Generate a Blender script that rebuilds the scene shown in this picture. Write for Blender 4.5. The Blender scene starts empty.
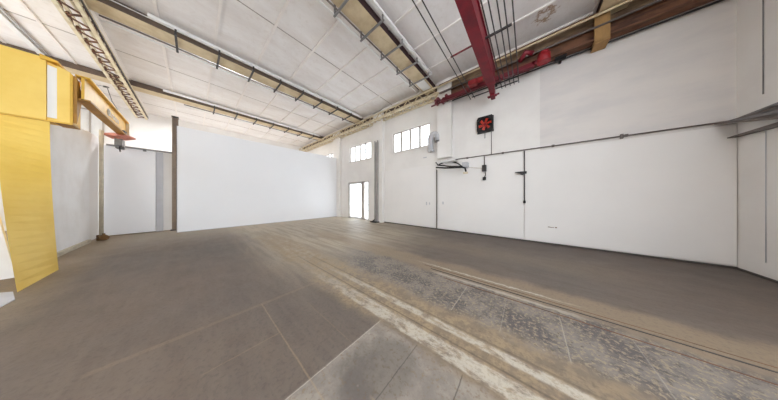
import bpy, bmesh, math, random
from mathutils import Vector, Matrix
random.seed(4)
S = bpy.context.scene
C = S.collection
F, CX, CY, YAW, H = 165.0, 389.0, 197.0, math.radians(40.1), 1.5
W = 7.3          # inner face of the long right wall
ZC = 6.6         # ceiling
XP = -11.3       # white partition
XE = 3.33        # end wall

# ---------------------------------------------------------------- measuring
def ray(px, py):
    a = (px - CX) / F
    return Vector((a * math.cos(YAW) - math.sin(YAW), a * math.sin(YAW) + math.cos(YAW), (CY - py) / F))
def on(ax, val, px, py):
    r = ray(px, py); o = Vector((0, 0, H))
    return o + r * ((val - o[ax]) / r[ax])
def wy(px, py, y=W): return on(1, y, px, py)

# ---------------------------------------------------------------- materials
def new_mat(name):
    m = bpy.data.materials.new(name); m.use_nodes = True
    return m, m.node_tree, m.node_tree.nodes['Principled BSDF']
def setin(nt, s, v):
    if hasattr(v, 'is_linked') or hasattr(v, 'links'): nt.links.new(v, s)
    elif isinstance(v, (tuple, list)) and len(v) == 3 and s.type == 'RGBA': s.default_value = (*v, 1)
    else: s.default_value = v
def M(nt, op, a, b=None, c=None, clamp=False):
    n = nt.nodes.new('ShaderNodeMath'); n.operation = op; n.use_clamp = clamp
    for i, v in enumerate((a, b, c)):
        if v is not None: setin(nt, n.inputs[i], v)
    return n.outputs[0]
def SS(nt, v, lo, hi):
    n = nt.nodes.new('ShaderNodeMapRange'); n.interpolation_type = 'SMOOTHSTEP'
    setin(nt, n.inputs[0], v); n.inputs[1].default_value = lo; n.inputs[2].default_value = hi
    return n.outputs[0]
def mix(nt, f, a, b):
    n = nt.nodes.new('ShaderNodeMix'); n.data_type = 'RGBA'
    setin(nt, n.inputs[0], f); setin(nt, n.inputs[6], a); setin(nt, n.inputs[7], b)
    return n.outputs[2]
def coord(nt, scale=(1, 1, 1), rot=(0, 0, 0)):
    t = nt.nodes.new('ShaderNodeTexCoord'); m = nt.nodes.new('ShaderNodeMapping')
    m.inputs['Scale'].default_value = scale; m.inputs['Rotation'].default_value = rot
    nt.links.new(t.outputs['Object'], m.inputs[0]); return m.outputs[0]
def noise(nt, vec, scale, detail=4, rough=.55, dist=0):
    n = nt.nodes.new('ShaderNodeTexNoise'); nt.links.new(vec, n.inputs['Vector'])
    n.inputs['Scale'].default_value = scale; n.inputs['Detail'].default_value = detail
    n.inputs['Roughness'].default_value = rough; n.inputs['Distortion'].default_value = dist
    return n.outputs[0]
def rgb(r, g, b):
    f = lambda c: (c / 255) ** 2.2
    return (f(r), f(g), f(b))
def simple(name, col, rough=.6, metal=0, var=.08, scale=3, col2=None, spec=.5, stretch=(1, 1, 1), bump=0):
    m, nt, b = new_mat(name)
    v = coord(nt, stretch)
    n = noise(nt, v, scale, 5, .6)
    c2 = col2 or tuple(max(0, x * (1 - var * 2.2)) for x in col)
    c = mix(nt, SS(nt, n, .35, .7), col, c2)
    nt.links.new(c, b.inputs['Base Color'])
    b.inputs['Roughness'].default_value = rough; b.inputs['Metallic'].default_value = metal
    b.inputs['Specular IOR Level'].default_value = spec
    if bump:
        bp = nt.nodes.new('ShaderNodeBump'); bp.inputs['Strength'].default_value = bump; bp.inputs['Distance'].default_value = .01
        nt.links.new(noise(nt, v, scale * 8, 3), bp.inputs['Height']); nt.links.new(bp.outputs[0], b.inputs['Normal'])
    return m

m_wall = simple('white_plaster', rgb(237, 234, 230), .75, var=.02, scale=.7, col2=rgb(229, 225, 221), bump=.15)
m_wall_old = simple('greyed_plaster', rgb(226, 221, 217), .8, var=.04, scale=1.6, col2=rgb(216, 212, 210), stretch=(.5, 1, 1.6), bump=.2)
m_board = simple('white_board', rgb(242, 243, 246), .6, var=.01, scale=.4)
m_panel = simple('white_wall_sheet', rgb(236, 233, 230), .6, var=.015, scale=.6)
m_clad = simple('scuffed_white_sheet', rgb(242, 242, 242), .65, var=.05, scale=1.2, col2=rgb(232, 230, 228))
m_greyp = simple('grey_sheet', rgb(196, 196, 200), .7, var=.03)
m_beam_side = simple('brown_steel', rgb(104, 88, 76), .7, var=.12, scale=4)
m_column = simple('taupe_column_paint', rgb(142, 124, 108), .6, var=.1)
m_channel = simple('pale_galvanised_steel', rgb(164, 160, 158), .5, var=.06)
m_fascia = simple('dusty_brown_timber', rgb(142, 118, 90), .75, var=.2, scale=5, col2=rgb(104, 82, 66), stretch=(.4, 1, 2))
m_red3 = simple('deep_crane_red', rgb(108, 18, 34), .5, var=.14, scale=3, col2=rgb(84, 16, 30))
m_buffer = simple('dusty_crane_red', rgb(124, 58, 62), .65, var=.2, scale=8, col2=rgb(90, 34, 42))
m_maroon = simple('dark_maroon_steel', rgb(66, 42, 44), .6, var=.12, scale=4)
m_cream = simple('cream_paint', rgb(214, 196, 162), .7, var=.06, scale=3, col2=rgb(196, 176, 142))
m_cream2 = simple('pale_cream_paint', rgb(232, 222, 196), .7, var=.06, scale=4, col2=rgb(206, 190, 158))
m_ochre = simple('ochre_timber', rgb(168, 130, 82), .65, var=.1, scale=2, stretch=(6, 1, 1))
m_white = simple('white_enamel', rgb(236, 236, 234), .4, var=.02)
m_grey = simple('grey_steel', rgb(132, 130, 130), .5, var=.08, scale=6)
m_dgrey = simple('dark_steel', rgb(62, 58, 58), .5, var=.1, scale=6)
m_black = simple('black_metal', rgb(30, 28, 30), .5, var=.1)
m_red = simple('crane_red', rgb(128, 22, 40), .5, var=.14, scale=3, col2=rgb(100, 20, 36))
m_red2 = simple('bright_red', rgb(160, 30, 40), .5, var=.1)
m_blade = simple('fan_red', rgb(206, 62, 44), .5, var=.1)
m_salmon = simple('faded_red', rgb(226, 150, 134), .6, var=.12, scale=6)
m_yellow = simple('crane_yellow', rgb(246, 210, 108), .5, var=.08, scale=1.3, col2=rgb(238, 198, 90))
m_yellow2 = simple('amber_yellow', rgb(232, 182, 62), .5, var=.1, scale=2)
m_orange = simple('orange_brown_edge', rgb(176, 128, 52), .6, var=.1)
m_rust = simple('rusty_steel', rgb(122, 84, 62), .75, var=.2, scale=9, col2=rgb(76, 54, 46), stretch=(.3, 1, 1))
m_tan = simple('tan_painted_pipe', rgb(204, 194, 174), .6, var=.1, scale=5)
m_brass = simple('rusty_brass', rgb(116, 84, 48), .5, .3, var=.2, scale=20)
m_conduit = simple('brown_conduit', rgb(112, 102, 97), .55, var=.1, scale=8)
m_ground = simple('pale_concrete_yard', rgb(206, 209, 212), .9, var=.05, scale=.5)
m_frame = simple('window_frame_paint', rgb(176, 168, 160), .6, var=.04)
m_base = simple('dark_skirting', rgb(88, 82, 78), .8, var=.1)

def glass():
    m, nt, b = new_mat('window_glass')
    nt.nodes.remove(b)
    out = nt.nodes['Material Output']
    t = nt.nodes.new('ShaderNodeBsdfTransparent'); g = nt.nodes.new('ShaderNodeBsdfGlossy'); g.inputs['Roughness'].default_value = .02
    lw = nt.nodes.new('ShaderNodeLayerWeight'); lw.inputs[0].default_value = .5
    fr = M(nt, 'ADD', .04, M(nt, 'MULTIPLY', M(nt, 'POWER', lw.outputs['Facing'], 5.0), .9))
    mx = nt.nodes.new('ShaderNodeMixShader')
    nt.links.new(fr, mx.inputs[0]); nt.links.new(t.outputs[0], mx.inputs[1]); nt.links.new(g.outputs[0], mx.inputs[2])
    nt.links.new(mx.outputs[0], out.inputs[0]); return m
m_glass = glass()

def ceiling_mat():
    m, nt, b = new_mat('ceiling_boards')
    v = coord(nt, (1, .35, 1)); v2 = coord(nt)
    n1 = noise(nt, v, 1.6, 6, .65, .4); n2 = noise(nt, v2, 9, 4, .6)
    c = mix(nt, SS(nt, n1, .3, .75), rgb(240, 237, 236), rgb(226, 220, 217))
    c = mix(nt, M(nt, 'MULTIPLY', SS(nt, n2, .5, .8), .25), c, rgb(196, 184, 172))
    # two rusty water stains near the end of the hall
    for (x, y, r) in ((.35, 6.35, .22), (.75, 5.6, .14)):
        sp = nt.nodes.new('ShaderNodeSeparateXYZ'); nt.links.new(v2, sp.inputs[0])
        dx = M(nt, 'SUBTRACT', sp.outputs[0], x); dy = M(nt, 'SUBTRACT', sp.outputs[1], y)
        d = M(nt, 'SQRT', M(nt, 'ADD', M(nt, 'MULTIPLY', dx, dx), M(nt, 'MULTIPLY', dy, dy)))
        d = M(nt, 'ADD', d, M(nt, 'MULTIPLY', M(nt, 'SUBTRACT', n2, .5), .5))
        ring = M(nt, 'MULTIPLY', SS(nt, d, r * .3, r * .8), M(nt, 'SUBTRACT', 1.0, SS(nt, d, r * .8, r * 1.2)))
        c = mix(nt, M(nt, 'MULTIPLY', ring, .8), c, rgb(150, 112, 70))
    nt.links.new(c, b.inputs['Base Color']); b.inputs['Roughness'].default_value = .85
    return m
m_ceil = ceiling_mat()
m_batten = simple('white_batten', rgb(240, 234, 230), .7, var=.03)
m_seam = simple('grey_seam', rgb(168, 158, 152), .8, var=.05)

def floor_mat():
    m, nt, b = new_mat('worn_concrete_floor')
    v = coord(nt)
    sp = nt.nodes.new('ShaderNodeSeparateXYZ'); nt.links.new(v, sp.inputs[0])
    X0, Y0 = sp.outputs[0], sp.outputs[1]
    wob = M(nt, 'MULTIPLY', M(nt, 'SUBTRACT', noise(nt, v, 1.1, 5, .6), .5), .55)
    wob2 = M(nt, 'MULTIPLY', M(nt, 'SUBTRACT', noise(nt, v, 9, 5, .7), .5), .14)
    Y = M(nt, 'ADD', M(nt, 'ADD', Y0, wob), wob2)
    Ys = M(nt, 'ADD', Y0, wob2)
    X = M(nt, 'ADD', M(nt, 'ADD', X0, wob), wob2)
    band = lambda q, a, bb, s: M(nt, 'MULTIPLY', SS(nt, q, a - s, a + s), M(nt, 'SUBTRACT', 1.0, SS(nt, q, bb - s, bb + s)))
    big = noise(nt, v, .35, 4, .55); mid = noise(nt, v, 2.2, 6, .65); fine = noise(nt, v, 26, 5, .7)
    streak = noise(nt, coord(nt, (.35, 3.5, 1)), 1.6, 6, .65, .3)
    c = mix(nt, SS(nt, big, .35, .65), FL['brown'], FL['grey'])
    c = mix(nt, M(nt, 'MULTIPLY', SS(nt, streak, .38, .68), .4), c, FL['taupe'])
    streak2 = noise(nt, coord(nt, (.8, 2.0, 1), (0, 0, .5)), 3.0, 7, .7, .6)
    c = mix(nt, M(nt, 'MULTIPLY', SS(nt, streak2, .42, .70), .35), c, FL['wallside'])
    # dust carried to the far end, near the doorway and the partition
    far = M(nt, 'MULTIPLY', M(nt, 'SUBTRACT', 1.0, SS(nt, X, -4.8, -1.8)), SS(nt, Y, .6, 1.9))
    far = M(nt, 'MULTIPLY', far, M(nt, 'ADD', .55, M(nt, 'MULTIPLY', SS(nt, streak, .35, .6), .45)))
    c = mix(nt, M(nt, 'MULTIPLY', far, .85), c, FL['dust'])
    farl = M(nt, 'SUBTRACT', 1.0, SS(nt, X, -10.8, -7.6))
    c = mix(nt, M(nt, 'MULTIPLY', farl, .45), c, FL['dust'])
    # tan dust along the left wall
    c = mix(nt, M(nt, 'MULTIPLY', M(nt, 'SUBTRACT', 1.0, SS(nt, Y, -1.9, -1.15)), .65), c, FL['tan'])
    # bare slabs between the two tracks
    slab = M(nt, 'MULTIPLY', band(Y, 2.15, 3.15, .1), M(nt, 'MULTIPLY', SS(nt, X, -4.4, -2.6), M(nt, 'SUBTRACT', 1.0, SS(nt, X, 1.2, 3.2))))
    slabc = mix(nt, SS(nt, mid, .42, .58), FL['slab'], FL['slab2'])
    slabc = mix(nt, SS(nt, fine, .5, .6), slabc, FL['speck'])
    slabc = mix(nt, M(nt, 'MULTIPLY', SS(nt, noise(nt, v, 14, 6, .8), .54, .62), .7), slabc, FL['dark'])
    c = mix(nt, M(nt, 'MULTIPLY', slab, .88), c, slabc)
    near = M(nt, 'MULTIPLY', M(nt, 'MULTIPLY', SS(nt, X0, -1.39, -1.36), M(nt, 'SUBTRACT', 1.0, SS(nt, Ys, 1.4, 1.5))), M(nt, 'SUBTRACT', 1.0, SS(nt, X, .4, 1.6)))
    nearc = mix(nt, SS(nt, mid, .42, .62), FL['slab3'], FL['slab2'])
    nearc = mix(nt, SS(nt, fine, .54, .66), nearc, FL['tan'])
    c = mix(nt, M(nt, 'MULTIPLY', near, .8), c, nearc)
    # a cleaner dark patch
    dx = M(nt, 'ADD', X, 1.02); dy = M(nt, 'SUBTRACT', Y, 1.05)
    dd = M(nt, 'SQRT', M(nt, 'ADD', M(nt, 'MULTIPLY', dx, dx), M(nt, 'MULTIPLY', dy, dy)))
    c = mix(nt, M(nt, 'MULTIPLY', M(nt, 'SUBTRACT', 1.0, SS(nt, dd, .2, .36)), .45), c, FL['dark'])
    # pale rubbed patch by the doorway, dusty tongue along the wall
    tong = M(nt, 'MULTIPLY', band(Y, 4.7, 5.6, .3), band(X, -3.2, 1.2, .8))
    c = mix(nt, M(nt, 'MULTIPLY', tong, .35), c, FL['olive'])
    wallband = M(nt, 'MULTIPLY', SS(nt, Y, 5.9, 6.4), SS(nt, X, -6.5, -4.5))  # darker band of floor along the right wall
    c = mix(nt, M(nt, 'MULTIPLY', wallband, .45), c, FL['wallside'])
    # tan dust beside the tracks
    tn = SS(nt, noise(nt, v, 6, 7, .75), .42, .58)
    t1 = M(nt, 'MULTIPLY', M(nt, 'MULTIPLY', band(Y, 1.45, 2.22, .16), SS(nt, M(nt, 'MULTIPLY', X, -1.0), -3, 1)), M(nt, 'SUBTRACT', 1.0, SS(nt, M(nt, 'MULTIPLY', X, -1.0), 7, 9)))
    c = mix(nt, M(nt, 'MULTIPLY', t1, M(nt, 'ADD', .35, M(nt, 'MULTIPLY', tn, .55))), c, FL['tan2'])
    t2 = band(Y, 3.12, 3.72, .12)
    c = mix(nt, M(nt, 'MULTIPLY', M(nt, 'MULTIPLY', t2, .6), M(nt, 'SUBTRACT', 1.0, SS(nt, M(nt, 'MULTIPLY', X, -1.0), 6, 8))), c, FL['tan'])
    # worn cream lines, patchy
    wear = SS(nt, noise(nt, coord(nt, (.6, 1.4, 1)), 6, 8, .8, .3), .42, .54)
    fade = SS(nt, X0, -4.5, -1.0)
    for (a, bb, k) in ((1.50, 1.68, .95), (1.83, 1.93, .95)):
        c = mix(nt, M(nt, 'MULTIPLY', M(nt, 'MULTIPLY', band(M(nt, 'ADD', Y0, M(nt, 'MULTIPLY', wob2, .35)), a, bb, .014), M(nt, 'ADD', .12, M(nt, 'MULTIPLY', wear, .68))), M(nt, 'MULTIPLY', fade, k)), c, FL['cream'])
    w1 = M(nt, 'MULTIPLY', band(Ys, 3.38, 3.42, .015), band(X0, -1.75, .35, .4))
    c = mix(nt, M(nt, 'MULTIPLY', w1, .9), c, FL['cream'])
    w2 = M(nt, 'MULTIPLY', band(Ys, 3.08, 3.14, .012), band(X0, -1.4, .5, .2))
    c = mix(nt, M(nt, 'MULTIPLY', w2, .55), c, FL['cream'])
    # white paint flecks on the bare slabs
    vo = nt.nodes.new('ShaderNodeTexVoronoi'); nt.links.new(v, vo.inputs['Vector']); vo.inputs['Scale'].default_value = 7
    fl = M(nt, 'MULTIPLY', M(nt, 'SUBTRACT', 1.0, SS(nt, vo.outputs['Distance'], .05, .1)), M(nt, 'ADD', slab, near, None, True))
    fl = M(nt, 'MULTIPLY', fl, SS(nt, noise(nt, v, 1.7, 2), .5, .6))
    c = mix(nt, M(nt, 'MULTIPLY', fl, .6), c, FL['cream'])
    # slab joints
    def jx(x, ya, yb, w, colr, k):
        nonlocal c
        Xj = M(nt, 'ADD', X0, M(nt, 'MULTIPLY', wob2, .12))
        c = mix(nt, M(nt, 'MULTIPLY', M(nt, 'MULTIPLY', band(Xj, x - w, x + w, .004), band(Y0, ya, yb, .02)), k), c, colr)
    def jy(y, xa, xb, w, colr, k):
        nonlocal c
        Yj = M(nt, 'ADD', Y0, M(nt, 'MULTIPLY', wob2, .12))
        c = mix(nt, M(nt, 'MULTIPLY', M(nt, 'MULTIPLY', band(Yj, y - w, y + w, .004), band(X0, xa, xb, .03)), k), c, colr)
    for x, w_, col, k in ((-.78, .005, FL['cream'], .5), (-.24, .004, FL['cream'], .28), (.30, .004, FL['cream'], .45), (.84, .004, FL['cream'], .3)):
        jx(x, 2.2, 2.95, w_, col, k)
    for x, col, k in ((-1.37, FL['cream'], .6), (-.86, FL['joint'], .6), (-.42, FL['joint'], .7)): jx(x, .2 if x < -1 else .5, 1.46, .004, col, k)
    jx(-2.85, -.6, 1.6, .03, FL['tan'], .22)
    jy(.62, -2.85, .3, .006, FL['tan'], .5); jy(1.05, -2.4, -1.4, .005, FL['tan'], .2); jy(.86, -.9, .6, .009, FL['tan'], .4)
    jx(-2.1, .05, .62, .006, FL['tan'], .3); pass
    jy(1.72, -4.5, 3, .010, FL['joint'], .45); jy(1.96, -4.5, 3, .012, FL['joint'], .3)
    c = mix(nt, M(nt, 'MULTIPLY', SS(nt, fine, .48, .66), .28), c, FL['dark'])
    nt.links.new(c, b.inputs['Base Color'])
    b.inputs['Specular IOR Level'].default_value = .45
    nt.links.new(M(nt, 'ADD', .42, M(nt, 'MULTIPLY', mid, .25)), b.inputs['Roughness'])
    bp = nt.nodes.new('ShaderNodeBump'); bp.inputs['Strength'].default_value = .3; bp.inputs['Distance'].default_value = .006
    nt.links.new(M(nt, 'ADD', fine, mid), bp.inputs['Height']); nt.links.new(bp.outputs[0], b.inputs['Normal'])
    return m
FL = dict(brown=rgb(108, 95, 84), grey=rgb(99, 90, 83), taupe=rgb(118, 106, 95), dust=rgb(188, 175, 154), tan=rgb(150, 131, 106),
          slab=rgb(84, 79, 80), slab2=rgb(126, 119, 112), slab3=rgb(152, 144, 133), speck=rgb(166, 151, 126), dark=rgb(60, 54, 52), olive=rgb(136, 124, 104),
          wallside=rgb(84, 72, 64), tan2=rgb(152, 133, 106), cream=rgb(186, 178, 164), joint=rgb(56, 49, 44))
m_floor = floor_mat()

# ---------------------------------------------------------------- mesh building
class MB:
    def __init__(s): s.b = bmesh.new(); s.mi = 0
    def _tag(s, fs):
        for f in fs: f.material_index = s.mi
    def hull8(s, lo, hi):
        """lo, hi: four points each, matching order"""
        v = [s.b.verts.new(p) for p in list(lo) + list(hi)]
        n = len(lo); fs = [s.b.faces.new(v[:n][::-1]), s.b.faces.new(v[n:])]
        for i in range(n): fs.append(s.b.faces.new((v[i], v[(i + 1) % n], v[n + (i + 1) % n], v[n + i])))
        s._tag(fs); return s
    def box(s, x0, x1, y0, y1, z0, z1, bev=0):
        x0, x1 = sorted((x0, x1)); y0, y1 = sorted((y0, y1)); z0, z1 = sorted((z0, z1))
        q = [(x0, y0), (x1, y0), (x1, y1), (x0, y1)]
        if bev:
            t = bmesh.new(); o = MB.__new__(MB); o.b = t; o.mi = s.mi
            o.hull8([(x, y, z0) for x, y in q], [(x, y, z1) for x, y in q])
            bmesh.ops.bevel(t, geom=t.edges[:], offset=bev, segments=2, affect='EDGES', profile=.5)
            for f in t.faces: f.material_index = s.mi
            me = bpy.data.meshes.new('t'); t.to_mesh(me); t.free(); s.b.from_mesh(me); bpy.data.meshes.remove(me); return s
        return s.hull8([(x, y, z0) for x, y in q], [(x, y, z1) for x, y in q])
    def prism(s, pts, d):
        d = Vector(d); pts = [Vector(p) for p in pts]
        return s.hull8(pts, [p + d for p in pts])
    def tube(s, pts, r, n=8, cap=True):
        pts = [Vector(p) for p in pts]; rings = []
        rr = r if isinstance(r, (list, tuple)) else [r] * len(pts)
        up = None
        for i, p in enumerate(pts):
            d = (pts[min(i + 1, len(pts) - 1)] - pts[max(i - 1, 0)]).normalized()
            if up is None: up = Vector((0, 0, 1)) if abs(d.z) < .9 else Vector((1, 0, 0))
            a = d.cross(up).normalized(); b2 = a.cross(d).normalized(); up = b2
            rings.append([s.b.verts.new(p + (a * math.cos(2 * math.pi * k / n) + b2 * math.sin(2 * math.pi * k / n)) * rr[i]) for k in range(n)])
        fs = []
        for A, B in zip(rings, rings[1:]):
            for k in range(n): fs.append(s.b.faces.new((A[k], A[(k + 1) % n], B[(k + 1) % n], B[k])))
        for f in fs: f.smooth = n > 5
        if cap: fs += [s.b.faces.new(rings[0][::-1]), s.b.faces.new(rings[-1])]
        s._tag(fs); return s
    def bar(s, p, q, w, h=None, up=(0, 0, 1)):
        """rectangular bar from p to q, w wide, h along up"""
        p, q = Vector(p), Vector(q); h = h or w; d = (q - p).normalized(); up = Vector(up)
        if abs(d.dot(up)) > .98: up = Vector((1, 0, 0))
        a = d.cross(up).normalized() * w / 2; b2 = a.cross(d).normalized() * h / 2
        f = lambda o: [o - a - b2, o + a - b2, o + a + b2, o - a + b2]
        return s.hull8(f(p), f(q))
    def ibeam(s, x0, x1, yc, z0, z1, w, tf=.03, tw=.03):
        s.box(x0, x1, yc - w / 2, yc + w / 2, z0, z0 + tf); s.box(x0, x1, yc - w / 2, yc + w / 2, z1 - tf, z1)
        return s.box(x0, x1, yc - tw / 2, yc + tw / 2, z0 + tf, z1 - tf)
    def build(s, name, mats, parent=None, origin=None):
        bmesh.ops.recalc_face_normals(s.b, faces=s.b.faces)
        me = bpy.data.meshes.new(name)
        org = Vector(origin) if origin is not None else Vector((0, 0, 0))
        if origin is not None: bmesh.ops.translate(s.b, verts=s.b.verts, vec=-org)
        s.b.to_mesh(me); s.b.free()
        for m in (mats if isinstance(mats, (list, tuple)) else [mats]): me.materials.append(m)
        o = bpy.data.objects.new(name, me); C.objects.link(o); o.location = org
        if parent: attach(o, parent)
        return o
def attach(o, parent):
    o.parent = parent
    t = Vector((0, 0, 0)); q = parent
    while q: t += q.location; q = q.parent
    # parents are only translated, so the inverse is a translation
    o.matrix_parent_inverse = Matrix.Translation(-t)
def tag(o, label=None, cat=None, group=None, kind=None):
    if label: o['label'] = label
    if cat: o['category'] = cat
    if group: o['group'] = group
    if kind: o['kind'] = kind
    return o
def thing(name, loc, label, cat, group=None):
    o = bpy.data.objects.new(name, None); C.objects.link(o); o.location = loc; o.empty_display_size = .1
    return tag(o, label, cat, group)
def struct(name, mb, mats, parent=None):
    o = mb.build(name, mats, parent)
    if not parent: o['kind'] = 'structure'
    return o

# ================================================================ the shell
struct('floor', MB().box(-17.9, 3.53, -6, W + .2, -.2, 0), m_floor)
struct('ground', MB().box(-45, 40, -40, 45, -.5, -.21), m_ground)

# ceiling boards with white battens (along the hall) and thin seams (across)
cb = MB().box(-17.9, 3.53, -6.2, W + .2, ZC, ZC + .2)
cb.mi = 1
for k in range(-4, 7):
    y = -.65 + 1.115 * k
    cb.box(-17.7, XE, y - .028, y + .028, ZC - .04, ZC + .01)
cb.box(-17.7, 1.40, 7.08, 7.13, ZC - .06, ZC + .01); cb.box(1.36, 1.41, -6, 7.13, ZC - .06, ZC + .01)
cb.mi = 2
for x in (-15.9, -10.9, -5.75, -.95): cb.box(x - .012, x + .012, -6, 7.1, ZC - .008, ZC + .01)
struct('ceiling', cb, [m_ceil, m_batten, m_seam])

# right wall with its openings
ZB, ZT = wy(392.5, 153.2).z, wy(392.5, 134).z
w1 = (wy(349.6, 147).x, wy(371, 147).x); w2 = (wy(392.7, 134).x, wy(429.8, 134).x); w3 = (w1[0] - 4.15, w1[1] - 4.15)
dr = (wy(348.3, 200).x, wy(368.3, 200).x); DZ = wy(358, 181.8).z
wb = MB(); T = .25
XS = wy(540, 100).x
def wbox(x0, x1, z0, z1):
    # old grey plaster above the pipe on the camera's side of the seam
    if z0 >= 3.0 and x0 < XS < x1: wbox(x0, XS, z0, z1); wbox(XS, x1, z0, z1); return
    wb.mi = 1 if (x0 >= XS - .01 and z0 > 3) else 0
    wb.box(x0, x1, W, W + T, z0, z1)
xs = [-17.9, w3[0], w3[1], min(w1[0], dr[0]), max(w1[1], dr[1]), w2[0], w2[1], 3.53]
wbox(-17.9, 3.53, ZT, ZC)                                     # above windows
for a, b in ((-17.9, w3[0]), (w3[1], w1[0]), (w1[1], w2[0]), (w2[1], 3.53)): wbox(a, b, 3.02, ZT) if ZB > 3.02 else None
for a, b in ((w3[0], w3[1]), (w1[0], w1[1]), (w2[0], w2[1])): wbox(a, b, 3.02, ZB)
wbox(-17.9, 3.53, DZ, 3.02)
wbox(-17.9, dr[0], 0, DZ); wbox(dr[1], 3.53, 0, DZ)
wr = struct('wall_right', wb, [m_wall, m_wall_old])

def window(n, x0, x1, panes=4):
    fr = MB(); t = .045; y0, y1 = W + .05, W + .11
    fr.box(x0, x1, y0, y1, ZT - t, ZT); fr.box(x0, x1, y0, y1, ZB, ZB + t)
    for i in range(panes + 1):
        x = x0 + (x1 - x0) * i / panes; hw = t * (1.0 if 0 < i < panes else 1)
        fr.box(max(x0, x - hw), min(x1, x + hw), y0 - .01, y1 + .01, ZB, ZT)
    o = struct('window_%d' % n, fr, m_frame)
    for i in range(panes):
        a = x0 + (x1 - x0) * i / panes; b = x0 + (x1 - x0) * (i + 1) / panes
        MB().box(a + .02, b - .02, W + .075, W + .085, ZB + .02, ZT - .02).build('pane', m_glass, o)
    MB().box(x0 - .05, x1 + .05, W - .06, W + .05, ZB - .05, ZB).build('window_sill', m_wall, o)
window(1, *w3); window(2, *w1); window(3, *w2)

# doorway: a bright glazed leaf and a glazed side light
xm = wy(362.5, 200).x
db = MB(); t = .06
for a, b, z0, z1 in ((dr[0], dr[0] + t, 0, DZ), (dr[1] - t, dr[1], 0, DZ), (dr[0], dr[1], DZ - t, DZ), (xm - .12, xm + .12, 0, DZ)):
    db.box(a, b, W + .02, W + .14, z0, z1)
do = struct('door_1', db, m_frame)
lf = MB(); a, b = dr[0] + t, xm - .12
for q in ((a, a + .07, 0, DZ - t), (b - .07, b, 0, DZ - t), (a, b, 0, .12), (a, b, DZ - t - .08, DZ - t)): lf.box(q[0], q[1], W + .05, W + .1, q[2], q[3])
lo = lf.build('door_leaf', m_white, do)
MB().box(a + .07, b - .07, W + .07, W + .08, .12, DZ - t - .08).build('pane', m_glass, lo)
MB().tube([(b - .035, W + .05, 1.0), (b - .035, W + .0, 1.0), (b - .16, W + .0, 1.0)], .012).build('door_handle', m_grey, lo)
MB().box(xm + .12, dr[1] - t, W + .07, W + .08, 0.05, DZ - t).build('pane', m_glass, do)
MB().box(xm + .12, dr[1] - t, W + .05, W + .1, 0, .05).build('threshold', m_frame, do)

# railing outside the doorway
rl = thing('railing', (dr[1], W + 1.2, -.21), 'thin pale metal railing seen outside through the glazed doorway', 'railing')
r_ = MB()
for z in (.45, .9): r_.tube([(dr[0] - 1, W + 1.6, z), (dr[1] + 1.2, W + 1.6, z)], .025)
r_.build('rail', m_greyp, rl)
for i in range(4):
    x = dr[0] - .8 + i * 1.2
    MB().tube([(x, W + 1.6, -.21), (x, W + 1.6, .92)], .025).build('post', m_greyp, rl)

struct('baseboard_right', MB().box(wy(383, 222).x, XE, W - .02, W, 0, .045), m_base)
struct('wall_back', MB().box(-17.9, -17.7, -6, W, 0, ZC), m_wall)
wq = MB(); wq.box(-17.9, -12.6, -6.2, -6, 0, ZC); wq.box(-9.2, 3.53, -6.2, -6, 0, ZC); wq.box(-12.6, -9.2, -6.2, -6, 4.4, ZC)
struct('wall_left', wq, m_wall)
struct('wall_end', MB().box(XE, XE + .2, 3.0, W, 0, ZC), m_wall)
struct('baseboard_end', MB().box(XE - .02, XE, 3.0, W, 0, .04), m_base)

# partition across the hall
pb = MB().box(XP - .14, XP, -.44, W - .12, 0, 4.5)
pb.mi = 1; pb.box(XP - .1, XP + .012, -.43, W - .13, 0, .02); pb.box(XP - .145, XP - .0, -.445, -.43, 0, 4.5)
struct('wall_partition', pb, [m_board, m_greyp])

# piers of the right wall
def pier(n, px0, px1, depth, z0=0, z1=ZC, mat=None):
    a = wy(px0, 200, W).x; b = wy(px1, 200, W).x
    q = MB().box(a, b, W - depth, W + .02, z0, z1)
    return struct('trim_%d' % n, q, mat or m_wall)
pier(1, 335, 341.5, .18)
pier(2, 375.5, 384.5, .22)
pier(3, 439.5, 453, .26, 3.22)
st = MB()   # grey steel channel on the middle pier
xc = wy(379.5, 200).x
st.box(xc - .13, xc + .13, W - .25, W - .22, 0, wy(378, 142, W - .22).z); st.box(xc - .13, xc - .1, W - .31, W - .25, 0, 4.85); st.box(xc + .1, xc + .13, W - .31, W - .25, 0, 4.85)
ch = thing('steel_channel', (xc, W - .3, 0), 'tall grey steel channel standing on the pier beside the glazed doorway', 'steel post')
st.build('channel', m_channel, ch)
f_ = MB().box(xc - .28, xc + .2, W - .5, W - .22, 0, .06); f_.tube([(xc - .2, W - .42, .05), (xc - .05, W - .36, .16)], .03); f_.build('base', m_dgrey, ch)

# white wall sheets below the pipe
def sheet(x0, x1, label):
    o = MB().box(x0, x1, W - .03, W, .07, 3.0, .006).build('wall_panel', m_panel, origin=(x0, W - .015, 0))
    return tag(o, label, 'wall panel', 'white sheets along the foot of the right wall')
xa, xb = wy(437.5, 200).x, wy(524.3, 200).x
xp0 = wy(385, 200).x
sheet(xp0, xa - .02, 'narrow white wall sheet with two scuff marks, below the large window')
sheet(xa + .02, xb - .012, 'white wall sheet below the red fan, between dark conduit and hanging socket pole')
sheet(xb + .012, XE - .01, 'widest plain white wall sheet, ending at the room corner on the right')

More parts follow.
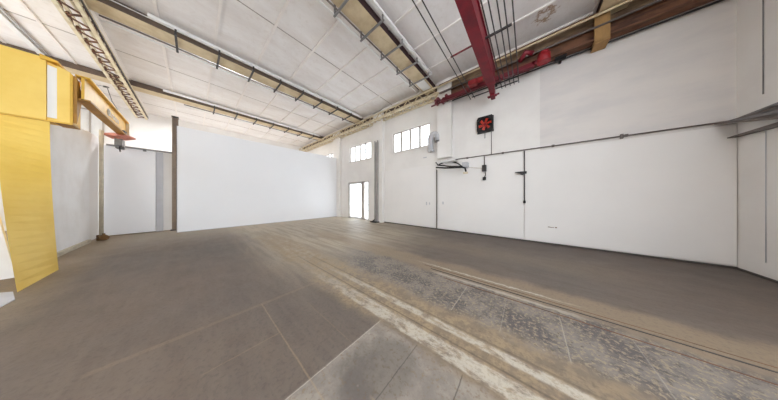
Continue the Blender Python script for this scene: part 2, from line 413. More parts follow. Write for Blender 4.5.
# wall marks: scuffs
def scuffs(name, spots, label, mat):
    q = MB()
    for (px, py, w, h) in spots:
        p = wy(px, py, W - .03); q.box(p.x - w / 2, p.x + w / 2, W - .034, W - .03, p.z - h / 2, p.z + h / 2)
    tag(q.build(name, mat), label, 'wall mark', None)
scuffs('wall_mark', [(549, 227, .05, .02), (552, 227.5, .10, .015), (556, 227.6, .04, .03)], 'small brown scraped mark low on the widest white wall sheet', m_rust)
scuffs('wall_socket', [(426.6, 203.5, .05, .16)], 'taller small grey socket plate of a close pair, left of the dark conduit', m_greyp)
scuffs('wall_socket', [(429.6, 203.5, .05, .11)], 'shorter small grey socket plate of a close pair, left of the dark conduit', m_greyp)
scuffs('wall_socket', [(443, 203, .06, .12)], 'single small grey socket plate low on wall right of the dark conduit', m_greyp)
scuffs('wall_mark', [(425, 157.5, .18, .05)], 'short faint grey mark on the wall under the large window', m_greyp)

# ================================================================ roof beams
def beam(x0, x1, label):
    t = thing('roof_beam', ((x0 + x1) / 2, 0, 6.35), label, 'roof beam', 'roof beams crossing the hall')
    y0, y1 = -6, 7.12
    for q in (x1 - .03, x0): MB().box(q, q + .03, y0, y1, 6.35, ZC - .02).build('web', m_maroon if -5 < x0 else m_beam_side, t)
    MB().box(x0 - .01, x1 + .01, y0, y1, 6.33, 6.352).build('soffit', m_cream, t)
    return t
BE = [(-13.62, -13.17), (-8.62, -8.14), (-3.70, -3.22), (1.43, 1.92)]
LB = ['brown roof beam farthest from the camera, passing behind the end of the small lattice truss',
      'long brown and cream roof beam carrying dark hangers, second from the far end',
      'wide cream roof beam ending beside the red crane beam, with steel brackets under it',
      'short cream beam end at the top right next to the stained ceiling board']
beams = [beam(a, b, l) for (a, b), l in zip(BE, LB)]

def tray(bm, y0, y1, ys, label, ytr):
    x0, x1 = bm
    t = thing('cable_tray', ((x0 + x1) / 2, y0, 6.2), label, 'cable tray', 'cable trays slung under the roof beams')
    MB().box(x1 + .17, x1 + .26, ytr[0], ytr[1], 6.42, 6.5, .008).build('trunking', m_white, t)
    g = MB(); g.tube([(x1 + .11, y0, 6.46), (x1 + .11, y1, 6.46)], .014, 6); g.build('side_rail', m_white, t)
    p = MB(); p.tube([(x0 - .04, y0, 6.3), (x0 - .04, y1, 6.3)], .022, 6); p.build('pipe', m_conduit, t)
    p = MB(); p.box(x0 - .22, x0 - .17, y0, y1, 6.27, 6.30); p.build('rail', m_white, t)
    for y in ys:
        b = MB(); b.bar((x0 - .22, y, 6.27), (x1 + .26, y, 6.27), .05, .035); b.box(x1 + .2, x1 + .24, y - .02, y + .02, 6.26, 6.44)
        b.box(x0 - .2, x0 - .16, y - .02, y + .02, 6.26, ZC)
        b.build('bracket', m_dgrey if x0 < -5 else m_grey, t)
tray(BE[0], -.3, 6.8, [.75 + .9 * k for k in range(7)], 'thin white cable tray with dark brackets on the farthest beam', (-.9, 6.6))
tray(BE[1], -1.6, 6.8, [-.33 + .9 * k for k in range(8)], 'white trunking and dark brackets under the long beam that starts at the top left', (-.8, 6.8))
tray(BE[2], 1.2, 6.5, [1.5 + .9 * k for k in range(6)], 'wide steel ladder tray under the cream beam beside the twin dark rods', (1.2, 6.2))
ps = MB().box(BE[2][0] + .06, BE[2][1] - .05, 6.05, 6.75, 6.3, 6.33); tag(ps.build('lamp_panel', m_white), 'pale flat lamp panel fixed under the cream beam near the truss', 'lamp panel')

# white ceiling strip at far left
q = MB().box(-13.1, -8.7, -3.50, -3.38, 6.5, ZC - .001); q2 = MB()
tl = thing('cable_trunking', (-9, -3.44, 6.5), 'white trunking running under the ceiling above the yellow crane mast', 'cable trunking')
q.build('trunking', m_white, tl); q2.tube([(-13.1, -3.32, 6.55), (-8.7, -3.32, 6.55)], .03, 6); q2.build('pipe', m_greyp, tl)

# ================================================================ lattice trusses along the hall
def truss(x0, x1, ya, yb, z0, z1, pitch, label, m1, m2, extra=None):
    t = thing('lattice_truss', ((x0 + x1) / 2, (ya + yb) / 2, z0), label, 'truss', 'lattice trusses running the length of the hall')
    for y in (ya, yb):
        MB().box(x0, x1, y - .035, y + .035, z0, z0 + .06).build('bottom_chord', m1, t)
    for y in (ya, yb):
        MB().box(x0, x1, y - .03, y + .03, z1 - .05, z1).build('top_chord', m1, t)
    n = int((x1 - x0) / pitch); l = MB(); v0 = MB(); v1 = MB()
    for i in range(n):
        a = x0 + (x1 - x0) * i / n; b = x0 + (x1 - x0) * (i + 1) / n; m = (a + b) / 2
        l.bar((a, ya, z0 + .03), (m, yb, z0 + .03), .05, .02); l.bar((m, yb, z0 + .03), (b, ya, z0 + .03), .05, .02)
        for y, v in ((ya, v0), (yb, v1)):
            v.bar((a, y, z0 + .04), (m, y, z1 - .03), .035, .03, (0, 1, 0)); v.bar((m, y, z1 - .03), (b, y, z0 + .04), .035, .03, (0, 1, 0))
    l.build('lacing', m2, t); v0.build('web_bars', m2, t); v1.build('web_bars', m2, t)
    return t
lt = truss(-17.1, -5.5, -2.07, -1.75, 6.02, 6.32, .55, 'small cream lattice truss crossing the ceiling above the yellow jib crane', m_cream2, m_rust)
for x in (-16.6, -11, -6): MB().box(x - .03, x + .03, -1.94, -1.88, 6.3, ZC - .02).build('hanger', m_cream2, lt)
MB().box(-17.0, -5.6, -1.94, -1.90, 6.28, 6.32).build('tie_bar', m_cream2, lt)
MB().box(-17.1, -5.5, -1.71, -1.69, 6.12, 6.17).build('dark_pipe', m_dgrey, [o for o in C.objects if o.name == 'lattice_truss'][0])
tr = truss(-17.6, -3.0, 6.86, 7.2, 5.95, 6.32, .62, 'long lattice truss above the windows of the right wall', m_cream2, m_cream)
MB().box(-17.6, -3.0, 7.235, 7.27, 6.22, 6.58).build('brown_fascia', m_beam_side, tr)
MB().box(-17.6, -3.0, 6.93, 7.12, 6.10, 6.12).build('daylight_plate', m_cream2, tr)  # cream plate standing in for bright daylight showing between the chords

# ================================================================ crane runway on the right wall
rw = thing('crane_runway', (0, 7.05, 5.7), 'rust brown crane runway rails and pipes high along the right wall', 'crane runway')
MB().ibeam(-2.95, XE, 7.08, 5.72, 6.08, .26, .035, .03).build('runway_beam', m_rust, rw)
MB().box(-2.95, XE, 7.02, 7.06, 6.08, 6.13).build('rail', m_dgrey, rw)
g = MB(); g.tube([(-2.95, 6.88, 6.0), (XE, 6.88, 6.0)], .025, 6); g.build('pipe', m_conduit, rw)
g = MB(); g.tube([(-2.95, 6.8, 6.25), (XE, 6.8, 6.25)], .03, 6); g.build('pipe', m_cream, rw)
g = MB(); g.box(-2.95, XE, 6.86, 6.9, 6.3, 6.36); g.build('angle_bar', m_rust, rw)
g = MB(); g.tube([(-2.95, 7.2, 5.66), (XE, 7.2, 5.66)], .022, 6); g.build('pipe', m_dgrey, rw)
fas = MB().box(-2.95, XE, 7.16, 7.28, 6.2, 6.5); fas.build('timber_fascia', m_fascia, rw)
for i, x in enumerate((-.9, .75)):
    a = MB(); a.box(x - .12, x + .12, 7.05, 7.28, 5.68, 5.72); a.box(x - .03, x + .03, 7.2, 7.28, 5.6, 5.7); a.build('bracket', m_black, rw)
oc = MB().box(1.36, 1.62, 7.0, 7.28, 5.60, 5.70); oc.box(1.36, 1.62, 6.9, 6.96, 5.62, 6.33); oc.box(1.36, 1.62, 6.9, 7.28, 5.58, 5.64)
oc.build('bearing_block', m_ochre, rw)

# ================================================================ red travelling crane
cr = thing('bridge_crane', (-1.0, 6.9, 5.0), 'dark red bridge crane with girder, end truck and motor below the ceiling', 'bridge crane')
ge = wy(493, 100, 6.85)
# girder: box section running across the hall, tapering at its end
gx = -.88; yn = -2.0
b = MB()
z0, z1 = 5.02, 5.42
b.hull8([(gx - .1, yn, z0), (gx + .1, yn, z0), (gx + .1, 6.0, z0), (gx - .1, 6.0, z0)], [(gx - .1, yn, z1), (gx + .1, yn, z1), (gx + .1, 6.0, z1), (gx - .1, 6.0, z1)])
b.hull8([(gx - .1, 6.0, z0), (gx + .1, 6.0, z0), (gx + .01, 6.6, z0 + .02), (gx - .13, 6.6, z0 + .02)], [(gx - .1, 6.0, z1), (gx + .1, 6.0, z1), (gx + .01, 6.6, z1), (gx - .13, 6.6, z1)])
b.build('girder', m_red, cr)
MB().box(gx - .115, gx + .115, yn, 6.0, z0 - .03, z0).build('bottom_flange', m_red, cr)
MB().box(gx - .13, gx + .13, yn, 6.0, z1, z1 + .03).build('top_flange', m_red, cr)
e = MB().box(gx - .13, gx + .0, 6.6, 6.92, 4.98, 5.3, .01); e.bar((gx - .24, 6.85, 5.1), (gx + .12, 6.85, 5.1), .04); e.bar((gx - .2, 6.75, 5.02), (gx + .06, 6.75, 5.02), .05); e.build('end_stop', m_red, cr)
e = MB().box(-2.75, .14, 6.70, 6.86, 5.50, 5.65, .015); e.build('end_truck', m_red3, cr)
for x in (-2.6, 0.0):
    w_ = MB(); w_.tube([(x, 6.86, 5.62), (x, 6.93, 5.62)], .09, 16); w_.build('wheel', m_dgrey, cr)
e = MB().box(-1.66, -1.38, 6.36, 6.62, 5.50, 5.68, .04); e.tube([(-1.38, 6.46, 5.6), (-1.2, 6.46, 5.6)], .09, 12); e.build('gearbox', m_red2, cr)
e = MB(); e.tube([(.36, 6.70, 5.50), (.36, 6.70, 5.72)], .15, 18); e.tube([(.36, 6.70, 5.72), (.36, 6.70, 5.80)], .11, 18)
mo = e.build('motor', m_red2, cr)
e = MB()
for k in range(10):
    a = 2 * math.pi * k / 10; e.box(.36 + .13 * math.cos(a) - .015, .36 + .13 * math.cos(a) + .015, 6.58 + .13 * math.sin(a) - .015, 6.58 + .13 * math.sin(a) + .015, 5.74, 5.92)
e.tube([(.36, 6.70, 5.80), (.36, 6.62, 5.95)], .09, 12); e.build('fan_cowl', m_black, mo)
MB().tube([(.12, 6.75, 5.6), (.24, 6.72, 5.6)], .07, 10).build('shaft_housing', m_red3, cr)
e = MB()
for k, (x, z, r) in enumerate(((-2.9, 5.62, .07), (-3.0, 5.5, .05), (-2.75, 5.5, .05), (-3.05, 5.66, .05), (-2.6, 5.72, .06))): e.tube([(x, 6.6 + .04 * k, z), (x, 6.8 + .04 * k, z)], r, 10)
e.bar((-3.25, 6.75, 5.48), (-2.6, 6.75, 5.5), .05); e.build('buffer', m_buffer, cr)
e = MB(); e.tube([(-.2, 6.6, 5.75), (-.05, 6.45, 5.86), (.1, 6.55, 5.8)], .07, 10); e.build('brake', m_red, cr)
# rods: two left of the girder, five right of it
def rod(pa, pb, k):
    z = 5.24
    a = on(2, z, *pa); bq = on(2, z, *pb); x = (a.x + bq.x) / 2
    o = MB().tube([(x, -1.5, z), (x, 6.86, z)], .012, 6).build('conductor_rod', m_dgrey, cr)
    for y in (2.4, 4.5, 6.7): MB().tube([(x, y, z - .05), (x, y, z + .05)], .03, 6).build('insulator', m_dgrey, o)
for k, (pa, pb) in enumerate((((413, 0), (466, 92)), ((421, 0), (472, 92)), ((485, 0), (499, 86)), ((492, 0), (503, 85)), ((500, 0), (508, 83)), ((507, 0), (512, 81)), ((515, 0), (517, 79)))): rod(pa, pb, k)
for y in (4.5,):
    MB().bar((-.78, y, 5.29), (-.27, y, 5.29), .04).build('hanger_bar', m_dgrey, cr)
MB().bar((-1.6, 4.5, 5.29), (-.98, 4.5, 5.29), .03).build('hanger_bar', m_red, cr)
MB().bar((-1.6, 6.7, 5.22), (-1.02, 6.7, 5.22), .03).build('hanger_bar', m_dgrey, cr); MB().bar((-.86, 6.7, 5.22), (-.25, 6.7, 5.22), .03).build('hanger_bar', m_dgrey, cr)

# ================================================================ things on the right wall
def pipe_thing(name, pts, r, mat, label, cat, clips=()):
    t = thing(name, pts[0], label, cat)
    MB().tube(pts, r, 8).build('pipe', mat, t)
    for c in clips: MB().box(c[0] - .03, c[0] + .03, c[1] - .03, c[1] + .04, c[2] - .03, c[2] + .03).build('clip', mat, t)
    return t
yv = W - .05; zp = 3.07
pipe_thing('conduit', [(wy(455, 160).x, yv, zp + .04), (XE - .02, yv, zp + .02)], .018, m_conduit, 'long horizontal brown conduit running along the right wall to the corner', 'conduit', [(x, yv, zp + .03) for x in (-1.9, -.7, .6, 1.95)])
pipe_thing('conduit', [(wy(437.3, 200).x, yv - .02, .02), (wy(437.3, 200).x, yv - .02, wy(437, 170).z)], .024, m_conduit, 'vertical dark conduit from the floor up to the black wall bracket', 'conduit')
# bracket with a swing frame
bk = thing('wall_bracket', (wy(448, 167).x, W - .2, 3.0), 'black tubular wall bracket frame under the pier, beside the large window', 'bracket')
P = lambda px, py, d: wy(px, py, W - d)
fr = MB()
loop = [P(436, 162.5, .12), P(438, 165, .45), P(441, 165.5, .5), P(452, 166.5, .55), P(462, 166.5, .5), P(458, 163.5, .2), P(453, 161.5, .08), P(446, 162, .08), P(441, 163.5, .2), P(438, 165, .45)]
fr.tube(loop, .028, 6); fr.build('frame', m_black, bk)
MB().tube([P(436.2, 167.5, .4), P(445, 168, .5), P(462, 167.2, .5), P(465, 168, .45), P(466, 171.5, .45)], .035, 6).build('arm', m_black, bk)
MB().box(*(lambda a, c: (a.x, c.x, W - .42, W - .12, 3.0, 3.03))(P(442, 165, .3), P(456, 165, .3))).build('plate', m_white, bk)
c = P(464.5, 164.5, .3); MB().box(c.x - .1, c.x + .1, W - .3, W - .0, c.z - .1, c.z + .1, .01).build('junction_box', m_greyp, bk)
c = P(465.5, 172.5, .45); MB().box(c.x - .08, c.x + .08, c.y - .03, c.y + .03, c.z - .05, c.z + .02).build('lamp_head', m_cream2, bk)
# bent grey duct
dt = thing('air_duct', (wy(432, 152).x, W - .15, wy(432, 152).z), 'pale grey bent duct on the wall between the large window and the pier', 'duct')
a = wy(430.5, 150.5, W - .2); bq = wy(437.6, 141, W - .2); zt = wy(434, 134.0, W - .2).z
r = (bq.x - a.x) / 2; pts = [Vector((a.x, a.y, a.z))]
for k in range(9):
    an = math.pi - math.pi * k / 8; pts.append(Vector((a.x + r + r * math.cos(an), a.y, zt - r + r * math.sin(an))))
pts.append(Vector((bq.x, a.y, bq.z)))
MB().tube(pts, .12, 12).build('duct', m_greyp, dt)
MB().tube([pts[-1] + Vector((0, 0, .02)), pts[-1] - Vector((0, 0, .05))], .125, 12).build('collar', m_grey, dt)
c = pts[0]; MB().box(c.x - .11, c.x + .11, W - .26, W - .005, c.z - .05, c.z + .02).build('base', m_greyp, dt)

# fan
fx0, fx1 = wy(477.5, 125).x, wy(493.8, 125).x; fz1 = wy(485, 117.3).z; fz0 = wy(485, 133).z
cx_, cz_ = (fx0 + fx1) / 2, (fz0 + fz1) / 2
fn = thing('wall_fan', (cx_, W - .1, fz0), 'square black extractor fan with red blades high on the right wall', 'fan')
fb = MB(); rr = .235; d0, d1 = W - .12, W
n = 24; outer = []; inner = []
hx, hz = (fx1 - fx0) / 2, (fz1 - fz0) / 2
for k in range(n):
    an = 2 * math.pi * (k + .5) / n; ca, sa = math.cos(an), math.sin(an); s_ = min(hx / max(abs(ca), 1e-6), hz / max(abs(sa), 1e-6))
    outer.append((cx_ + ca * s_, cz_ + sa * s_)); inner.append((cx_ + ca * rr, cz_ + sa * rr))
for k in range(n):
    j = (k + 1) % n; q = [outer[k], outer[j], inner[j], inner[k]]
    fb.hull8([(x, d0, z) for x, z in q], [(x, d1 - .02, z) for x, z in q])
fb.box(fx0, fx1, W - .02, W, fz0, fz1)
fb.build('housing', m_black, fn)
for k in range(6):
    an = 2 * math.pi * k / 6 + .3; bl = MB(); ux = Vector((math.cos(an), 0, math.sin(an))); vx = Vector((-math.sin(an), 0, math.cos(an))); o = Vector((cx_, W - .09, cz_))
    q = [o + ux * .05 - vx * .02, o + ux * .21 - vx * .07, o + ux * .225 + vx * .03 + Vector((0, .03, 0)), o + ux * .05 + vx * .04 + Vector((0, .02, 0))]
    bl.prism(q, (0, -.012, 0)); bl.build('blade', m_blade, fn)
MB().tube([(cx_, W - .13, cz_), (cx_, W - .05, cz_)], .05, 14).build('hub', m_red, fn)
gd = MB()
for q_ in (.09, .16, .23):
    ring = [(cx_ + q_ * math.cos(2 * math.pi * k / 20), W - .135, cz_ + q_ * math.sin(2 * math.pi * k / 20)) for k in range(21)]; gd.tube(ring, .005, 4)
gd.build('guard', m_black, fn)
# fan cable and stay
p = wy(491.5, 140); tag(MB().tube([(p.x, W - .02, fz0), (p.x, W - .02, zp + .05)], .012, 6).build('fan_cable', m_conduit), 'thin grey cable dropping from the black and red fan to the conduit', 'cable')
p = wy(485.2, 138); tag(MB().tube([(p.x, W - .05, fz0), (p.x, W - .05, fz0 - .22)], .012, 6).build('pull_cord', m_dgrey), 'short dark pull cord hanging just below the red fan', 'cord')
# hanging control
hc = thing('pendant_control', (wy(484.7, 170).x, W - .08, 2.2), 'small dark control box hanging below the conduit under the fan', 'control box')
x = wy(484.7, 160).x
MB().tube([(x, W - .06, zp), (x, W - .06, wy(485, 166).z)], .018, 6).build('pipe', m_conduit, hc)
zc = wy(485, 168.5).z; MB().box(x - .07, x + .07, W - .14, W - .02, zc - .12, zc + .12, .01).build('box', m_dgrey, hc)
MB().tube([(x + .03, W - .1, zc - .1), (x + .05, W - .12, zc - .25), (x + .01, W - .1, zc - .36)], .015, 6).build('cable', m_dgrey, hc)
MB().box(x - .05, x + .06, W - .13, W - .06, zc - .46, zc - .34, .01).build('plug', m_black, hc)
MB().tube([wy(467, 167.3, W - .06), wy(484, 168.5, W - .06)], .010, 5).build('wire', m_tan, hc)
# socket pole
x = wy(524.5, 160).x
sp_ = thing('socket_pole', (x, W - .08, 1.3), 'dark vertical conduit with a side bracket and capped lower end, between white sheets', 'socket pole')
zl = wy(524.5, 201.5).z; MB().tube([(x, W - .07, zp), (x, W - .07, zl)], .014, 8).build('pipe', m_dgrey, sp_)
zb = wy(524, 173).z; MB().prism([(x - .26, W - .16, zb + .04), (x + .06, W - .16, zb + .04), (x + .06, W - .16, zb - .03), (x - .06, W - .16, zb - .07)], (0, .1, 0)).build('side_bracket', m_black, sp_)
MB().tube([(x, W - .07, zl + .03), (x, W - .07, zl - .05)], .035, 10).build('end_cap', m_black, sp_)
x = wy(491.2, 200).x
# label plate on the conduit
p = wy(620, 138); tag(MB().box(p.x - .025, p.x + .025, W - .13, W - .075, zp - .05, zp + .07, .005).build('junction_box', m_conduit), 'tiny dark junction box on the long conduit above the widest sheet', 'junction box')

# end wall: folded metal awning and pipe
aw = thing('metal_canopy', (XE, 6.2, 3.0), 'grey ribbed metal canopy on the end wall at the right edge', 'canopy')
q = lambda px, py, x=XE: on(0, x, px, py)
za = q(735, 123.5).z
for k in range(4):
    y0_ = W - .02; y1_ = 5.2
    zt_ = za + .03 - .0 * k; zt2 = za + .10 - .085 * k
    g = MB(); g.prism([(XE - .02 - .05 * k, y0_, zt_), (XE - .09 - .05 * k, y0_, zt_ - .01), (XE - .09 - .05 * k, y1_, zt2 - .06 - .10 * k), (XE - .02 - .05 * k, y1_, zt2 - .09 * k)], (0, 0, .035)); g.build('rib', m_conduit if k % 2 else m_grey, aw)
g = MB(); g.prism([(XE - .01, W - .02, za), (XE - .01, 5.2, za + .1), (XE - .01, 5.2, za - .35)], (-.02, 0, 0)); g.build('sheet', m_grey, aw)
zl2 = q(740, 136).z
g = MB(); g.prism([(XE - .02, W - .05, zl2), (XE - .02, 5.2, zl2 + .02), (XE - .02, 5.2, zl2 - .1), (XE - .02, W - .05, zl2 - .02)], (-.1, 0, 0)); g.build('bottom_bar', m_conduit, aw)
pe = q(766.5, 200)
t = thing('conduit', (XE - .03, pe.y, 0), 'thin vertical grey seam pipe on the end wall passing the canopy', 'conduit')
MB().tube([(XE - .006, pe.y, .3), (XE - .006, pe.y, 2.7)], .005, 6).build('pipe', m_greyp, t); MB().tube([(XE - .008, pe.y + .04, 3.4), (XE - .008, pe.y + .04, ZC - .02)], .007, 6).build('pipe', m_grey, t)

# ================================================================ floor tracks
def track(y, x0, x1, w, h, mat, label):
    o = MB().box(x0, x1, y - w / 2, y + w / 2, 0, h).build('floor_rail', mat, origin=((x0 + x1) / 2, y, 0))
    return tag(o, label, 'floor rail', 'thin rails let into the floor')
ya = on(2, 0, 600, 320).y
track(3.21, -1.55, XE, .016, .006, m_dgrey, 'dark thin floor rail nearest the right wall')
track(3.30, -1.75, XE, .008, .003, m_rust, 'hair-thin rusty floor rail just beyond the dark one')
track(3.0, -1.2, XE, .012, .004, m_rust, 'rusty thin floor rail nearest the bare grey slabs')

# ================================================================ left side: low walls
LY = -2.2
def cl(x0, x1, y, z0, z1, label, m=m_clad, cat='wall panel', lean=0):
    o = MB().hull8([(x0, y - .05, z0), (x1, y - .05, z0), (x1, y, z0), (x0, y, z0)], [(x0 - lean, y - .05, z1), (x1 - lean, y - .05, z1), (x1 - lean, y, z1), (x0 - lean, y, z1)]).build('wall_panel', m, origin=((x0 + x1) / 2, y, z0))
    return tag(o, label, cat, 'scuffed white sheets behind the yellow crane')
cl(-11.05, -8.56, LY, 0.12, 3.6, 'large scuffed white sheet standing right beside the yellow crane mast')
cl(-12.15, -11.1, LY - .06, 0, 3.7, 'narrow pale sheet between the large scuffed sheet and the tan pipe', m_panel)
o = MB().hull8([(-7.36, -4.6, 0), (-7.31, -4.6, 0), (-7.31, -2.13, 0), (-7.36, -2.13, 0)], [(-7.36, -4.6, 2.5), (-7.31, -4.6, 2.5), (-7.31, -2.42, 2.5), (-7.36, -2.42, 2.5)]).build('wall_panel', m_clad, origin=(-7.33, -3.3, 0))
tag(o, 'white sheet with a slanted edge at the left picture edge, left of the yellow mast foot', 'wall panel', 'scuffed white sheets behind the yellow crane')
o = MB().prism([on(2, 0, -8, 294), on(2, 0, 13, 292.3), on(2, 0, 15, 300), on(2, 0, -8, 312)], (0, 0, .012)).build('floor_plate', m_greyp); tag(o, 'pale grey plate lying on the floor at the left picture edge', 'floor plate')
# kerb under the large sheet
tag(MB().box(-11.05, -8.1, LY - .05, LY + .03, 0, .1).build('kerb', m_tan, origin=(-9.4, LY, 0)), 'low tan kerb under the large scuffed sheet left of the pipe', 'kerb')

# sliding door and its recess at the far left
XD = -12.25
wl = MB(); wl.box(XD - .35, XD - .2, -2.4, -.5, 0, 3.55)
struct('wall_far', wl, m_wall)
sd = thing('sliding_door', (XD, -1.6, 0), 'plain white sliding door hanging from a thin rail behind the hoist', 'door')
MB().box(XD - .06, XD, -2.38, -1.04, .03, 3.46, .008).build('panel', m_board, sd)
MB().box(XD - .02, XD + .05, -2.12, -.6, 3.46, 3.52).build('rail', m_grey, sd)
for y in (-1.9, -1.3): MB().box(XD - .03, XD + .03, y - .04, y + .04, 3.4, 3.47).build('hanger', m_grey, sd)
yg0, yg1 = on(0, XD - .1, 156, 200).y, on(0, XD - .1, 163, 200).y
tag(MB().box(XD - .18, XD - .12, yg0, yg1, 0, 3.45).build('wall_panel', m_greyp), 'narrow grey strip panel between the white sliding door and the brown column', 'wall panel')
# column
cp = on(0, XD, 175.3, 200)
co = thing('steel_column', (XD + .05, cp.y, 0), 'slender brown steel column at the free end of the white partition', 'column')
zt = on(0, XD, 175, 118).z
g = MB(); g.box(XD - .08, XD + .1, cp.y - .09, cp.y - .06, 0, zt); g.box(XD - .08, XD + .1, cp.y + .06, cp.y + .09, 0, zt); g.box(XD - .01, XD + .02, cp.y - .06, cp.y + .06, 0, zt)
g.build('shaft', m_column, co); MB().box(XD - .14, XD + .14, cp.y - .1, cp.y + .1, zt, zt + .04).build('cap_plate', m_dgrey, co); MB().box(XD - .14, XD + .14, cp.y - .13, cp.y + .13, 0, .03).build('base_plate', m_dgrey, co)
# tan pipe with valve foot
px_ = on(1, -2.06, 101.3, 200)
pp = thing('standpipe', (px_.x, -2.06, 0), 'tall tan pipe with a rusty brass valve at its foot in the left corner', 'pipe')
zt = wy(101, 130, -2.06).z
MB().tube([(px_.x, -2.06, .05), (px_.x, -2.06, zt)], .045, 12).build('pipe', m_tan, pp)
g = MB(); g.tube([(px_.x, -2.06, 0), (px_.x, -2.06, .18)], .09, 12); g.tube([(px_.x, -2.06, .1), (px_.x + .22, -1.96, .1)], .09, 12); g.tube([(px_.x + .1, -2.0, .1), (px_.x + .1, -2.0, .24)], .03, 8); g.build('valve', m_brass, pp)
# tall narrow window in the left wall of the far bay
wv = MB(); 
for y in (-3.85, -3.5, -3.15): wv.box(-17.7, -17.64, y - .025, y + .025, 4.2, 6.1)
for z in (4.2, 6.1): wv.box(-17.7, -17.64, -3.85, -3.15, z - .025, z + .025)
wo = struct('window_4', wv, m_frame)
MB().box(-17.69, -17.68, -3.84, -3.16, 4.21, 6.09).build('pane', m_white, wo)

# ================================================================ yellow jib crane
jc = thing('jib_crane', (-7.4, -2.2, 0), 'huge yellow jib crane with broad mast and arm at the left', 'jib crane')
ms = MB(); lo = [Vector(p) for p in ((-7.42, -1.79, 0), (-6.14, -1.78, 0), (-7.2, -2.05, 0), (-8.0, -2.1, 0))]
hi = [Vector(p) for p in ((-8.12, -2.05, 3.17), (-8.12, -2.56, 3.17), (-8.55, -2.66, 3.17), (-8.5, -2.14, 3.17))]
# a slightly bowed side: intermediate sections
sec = []
for k in range(25):
    t_ = k / 24; bow = .06 * math.sin(math.pi * t_)
    sec.append([lo[i].lerp(hi[i], t_ ** .92) * 1 + Vector((bow * (1 if i in (0, 3) else .6), 0, 0)) for i in range(4)])
for k, q4 in enumerate(sec):
    for p in q4: p.z = 3.17 * k / 24
vs = [[ms.b.verts.new(p) for p in q4] for q4 in sec]
for A, B in zip(vs, vs[1:]):
    for i in range(4): f = ms.b.faces.new((A[i], A[(i + 1) % 4], B[(i + 1) % 4], B[i])); f.smooth = False
ms.b.faces.new(vs[0][::-1]); ms.b.faces.new(vs[-1])
ms.build('mast', m_yellow, jc)
hd = MB()
YH = -1.80
yA = on(0, -8.1, 46, 60).y; yB = on(0, -8.1, 57, 60).y; yC = on(0, -8.1, 70, 60).y
def hbox(ya, yb, za, zb, x0=-8.1, x1=-8.5, z0=3.19): return [(x0, ya, z0), (x0, yb, z0), (x1, yb, z0), (x1, ya, z0)], [(x0, ya, za), (x0, yb, zb), (x1, yb, zb), (x1, ya, za)]
hd = MB(); hd.hull8(*hbox(-4.2, yA, 4.58, 4.56)); hd.hull8(*hbox(yB, yC, 4.46, 4.38)); hd.hull8(*hbox(yA, yB, 4.5, 4.46, -8.15))
hd.build('head_housing', m_yellow, jc)
MB().hull8(*hbox(yA + .003, yB - .003, 4.43, 4.40, -8.13, -8.16, 3.27)).build('cover_plate', m_white, jc)
rm = MB(); rm.hull8(*hbox(yC, YH, 4.38, 4.33, -8.09)); rm.build('edge_rim', m_yellow2, jc)
MB().box(-8.1 + .015, -8.1, -4.2, YH, 3.17, 3.20).build('seam_strip', m_yellow2, jc)
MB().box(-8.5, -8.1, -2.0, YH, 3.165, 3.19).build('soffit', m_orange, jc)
cpb = MB(); cpb.hull8(*hbox(yA - .05, yB + .02, 4.60, 4.54, -8.05, -8.5, 4.50)); cpb.build('top_bracket', m_yellow2, jc)
MB().prism([(-8.12, YH + .04, 4.33), (-8.46, YH + .04, 3.95), (-8.3, YH + .04, 3.6), (-8.12, YH + .04, 3.22)], (0, -.08, 0)).build('pivot_plate', m_orange, jc)
# arm: I-section along the hall
zA0, zA1 = 3.84, 4.40; ay = -1.71; ax0, ax1 = -12.0, -8.2
g = MB(); g.box(ax0, ax1, ay - .02, ay + .02, zA0, zA1); g.build('arm_web', m_yellow2, jc)
g = MB(); g.box(ax0, ax1, ay - .09, ay + .09, zA1 - .025, zA1 + .01); g.build('arm_top_flange', m_yellow2, jc)
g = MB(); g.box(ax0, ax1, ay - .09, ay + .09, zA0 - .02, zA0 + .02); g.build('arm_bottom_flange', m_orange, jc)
# pale lettering-like plate marks on the arm
g = MB(); x = -9.85
for k, wch in enumerate((.16, .07, .12, .12, .07, .12, .10, .12)):
    z = 4.12; hgt = .2 if k == 0 else .13
    if k == 0:
        ring = [(x - .09 + .08 * math.cos(a_), ay + .025, z + .1 * math.sin(a_)) for a_ in [2 * math.pi * i / 14 for i in range(15)]]; g.tube(ring, .014, 4)
    else:
        g.box(x - wch, x - wch + .022, ay + .02, ay + .03, z - .07, z + .06)
        if k % 2: g.box(x - wch, x - .02, ay + .02, ay + .03, z + .035, z + .06)
        else: g.box(x - wch, x - .02, ay + .02, ay + .03, z - .07, z - .045)
    x -= wch + .035
g.build('lettering', m_white, jc)
MB().box(ax0 - .03, ax0, ay - .09, ay + .09, zA0 - .02, zA1).build('arm_end_plate', m_cream2, jc)
# festoon cable above arm
fc = MB(); pts = []
K = lambda px, py: on(1, -1.95, px, py)
fc.tube([K(76, 81), K(90, 83.5), K(107, 87), K(112, 101), K(119, 112), K(125, 123)], .009, 5); fc.tube([K(104, 86.5), K(108, 87.3)], .03, 6)
tag(fc.build('crane_cable', m_dgrey), 'thin dark cable strung above the yellow crane arm', 'cable')
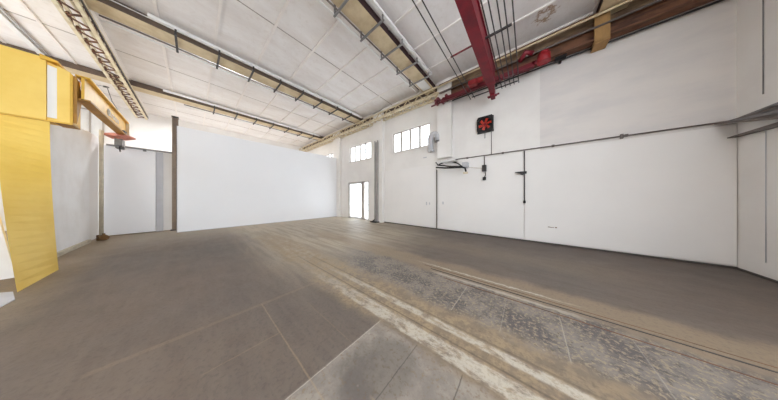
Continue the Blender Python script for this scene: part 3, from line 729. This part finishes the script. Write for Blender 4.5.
# hoist
hx_, hy_ = -11.65, -1.76
ho = thing('hoist', (hx_, hy_, 3.2), 'faded red hexagonal hoist trolley under the tip of the yellow arm', 'hoist')
g = MB(); n = 6
top = []; 
def hexr(r, z, rx=1): return [(hx_ + r * math.cos(2 * math.pi * k / n) * rx, hy_ + r * math.sin(2 * math.pi * k / n), z - .04 * math.cos(2 * math.pi * k / n)) for k in range(n)]
for (ra, za_, rb, zb_) in ((.36, 3.78, .16, 3.86), (.36, 3.74, .36, 3.78), (.16, 3.64, .36, 3.74)): g.hull8(hexr(ra, za_), hexr(rb, zb_))
g.build('cover', m_salmon, ho)
g = MB().box(hx_ - .16, hx_ + .16, hy_ - .05, hy_ + .1, 3.8, 3.98); g.tube([(hx_ - .1, hy_ - .08, 3.93), (hx_ - .1, hy_ + .12, 3.93)], .06, 10); g.tube([(hx_ + .1, hy_ - .08, 3.93), (hx_ + .1, hy_ + .12, 3.93)], .06, 10)
g.build('trolley', m_dgrey, ho)
g = MB().box(hx_ - .2, hx_ - .04, hy_ - .08, hy_ + .08, 3.3, 3.64, .015); g.box(hx_ + .04, hx_ + .2, hy_ - .08, hy_ + .08, 3.38, 3.64, .015); g.build('motor_block', m_grey, ho)
g = MB(); g.tube([(hx_, hy_, 3.62), (hx_, hy_, 3.3), (hx_ - .06, hy_, 3.22), (hx_ + .0, hy_, 3.16), (hx_ + .07, hy_, 3.22)], .02, 6); g.build('hook', m_dgrey, ho)

# ================================================================ light
wd = bpy.data.worlds.new('sky'); S.world = wd; wd.use_nodes = True
bg = wd.node_tree.nodes['Background']; bg.inputs[0].default_value = (.86, .93, 1, 1); bg.inputs[1].default_value = 3.4
sl = bpy.data.lights.new('sun', 'SUN'); sl.energy = 18; sl.angle = .01; sl.color = (.97, .98, 1)
so = bpy.data.objects.new('sun', sl); C.objects.link(so); so.location = (-20, 0, 30); so.rotation_euler = (0, -math.radians(38), 0)
def area(name, loc, rot, sx, sy, e, col=(.95, .97, 1)):
    l = bpy.data.lights.new(name, 'AREA'); l.shape = 'RECTANGLE'; l.size = sx; l.size_y = sy; l.energy = e; l.color = col
    o = bpy.data.objects.new(name, l); C.objects.link(o); o.location = loc; o.rotation_euler = rot; return o
area('bay_fill', (1.2, -1.5, 6.0), (0, 0, 0), 3, 2, 120)  # added fill light behind the camera, no fixture there
area('far_fill', (-15.5, 1.5, 6.2), (0, 0, 0), 1, 5, 320)  # unseen fill added to brighten the far end beyond the partition
area('side_fill', (-9.2, -4.2, 6.1), (0, 0, 0), 3, 1.5, 90)  # out-of-frame fill added to lift the left bay

cd = bpy.data.cameras.new('camera'); cam = bpy.data.objects.new('camera', cd); C.objects.link(cam)
cam.location = (0, 0, H); cam.rotation_euler = (math.pi / 2, 0, YAW)
cd.sensor_width = 36; cd.lens = 36 * F / 778; cd.shift_y = -(200 - CY) / 778; cd.clip_start = .05; cd.clip_end = 200
S.camera = cam
S.view_settings.view_transform = 'Standard'; S.view_settings.look = 'None'; S.view_settings.gamma = 1; S.view_settings.exposure = .40
S.view_settings.use_curve_mapping = False
S.cycles.use_denoising = True; S.cycles.max_bounces = 10; S.cycles.diffuse_bounces = 7; S.cycles.transparent_max_bounces = 12
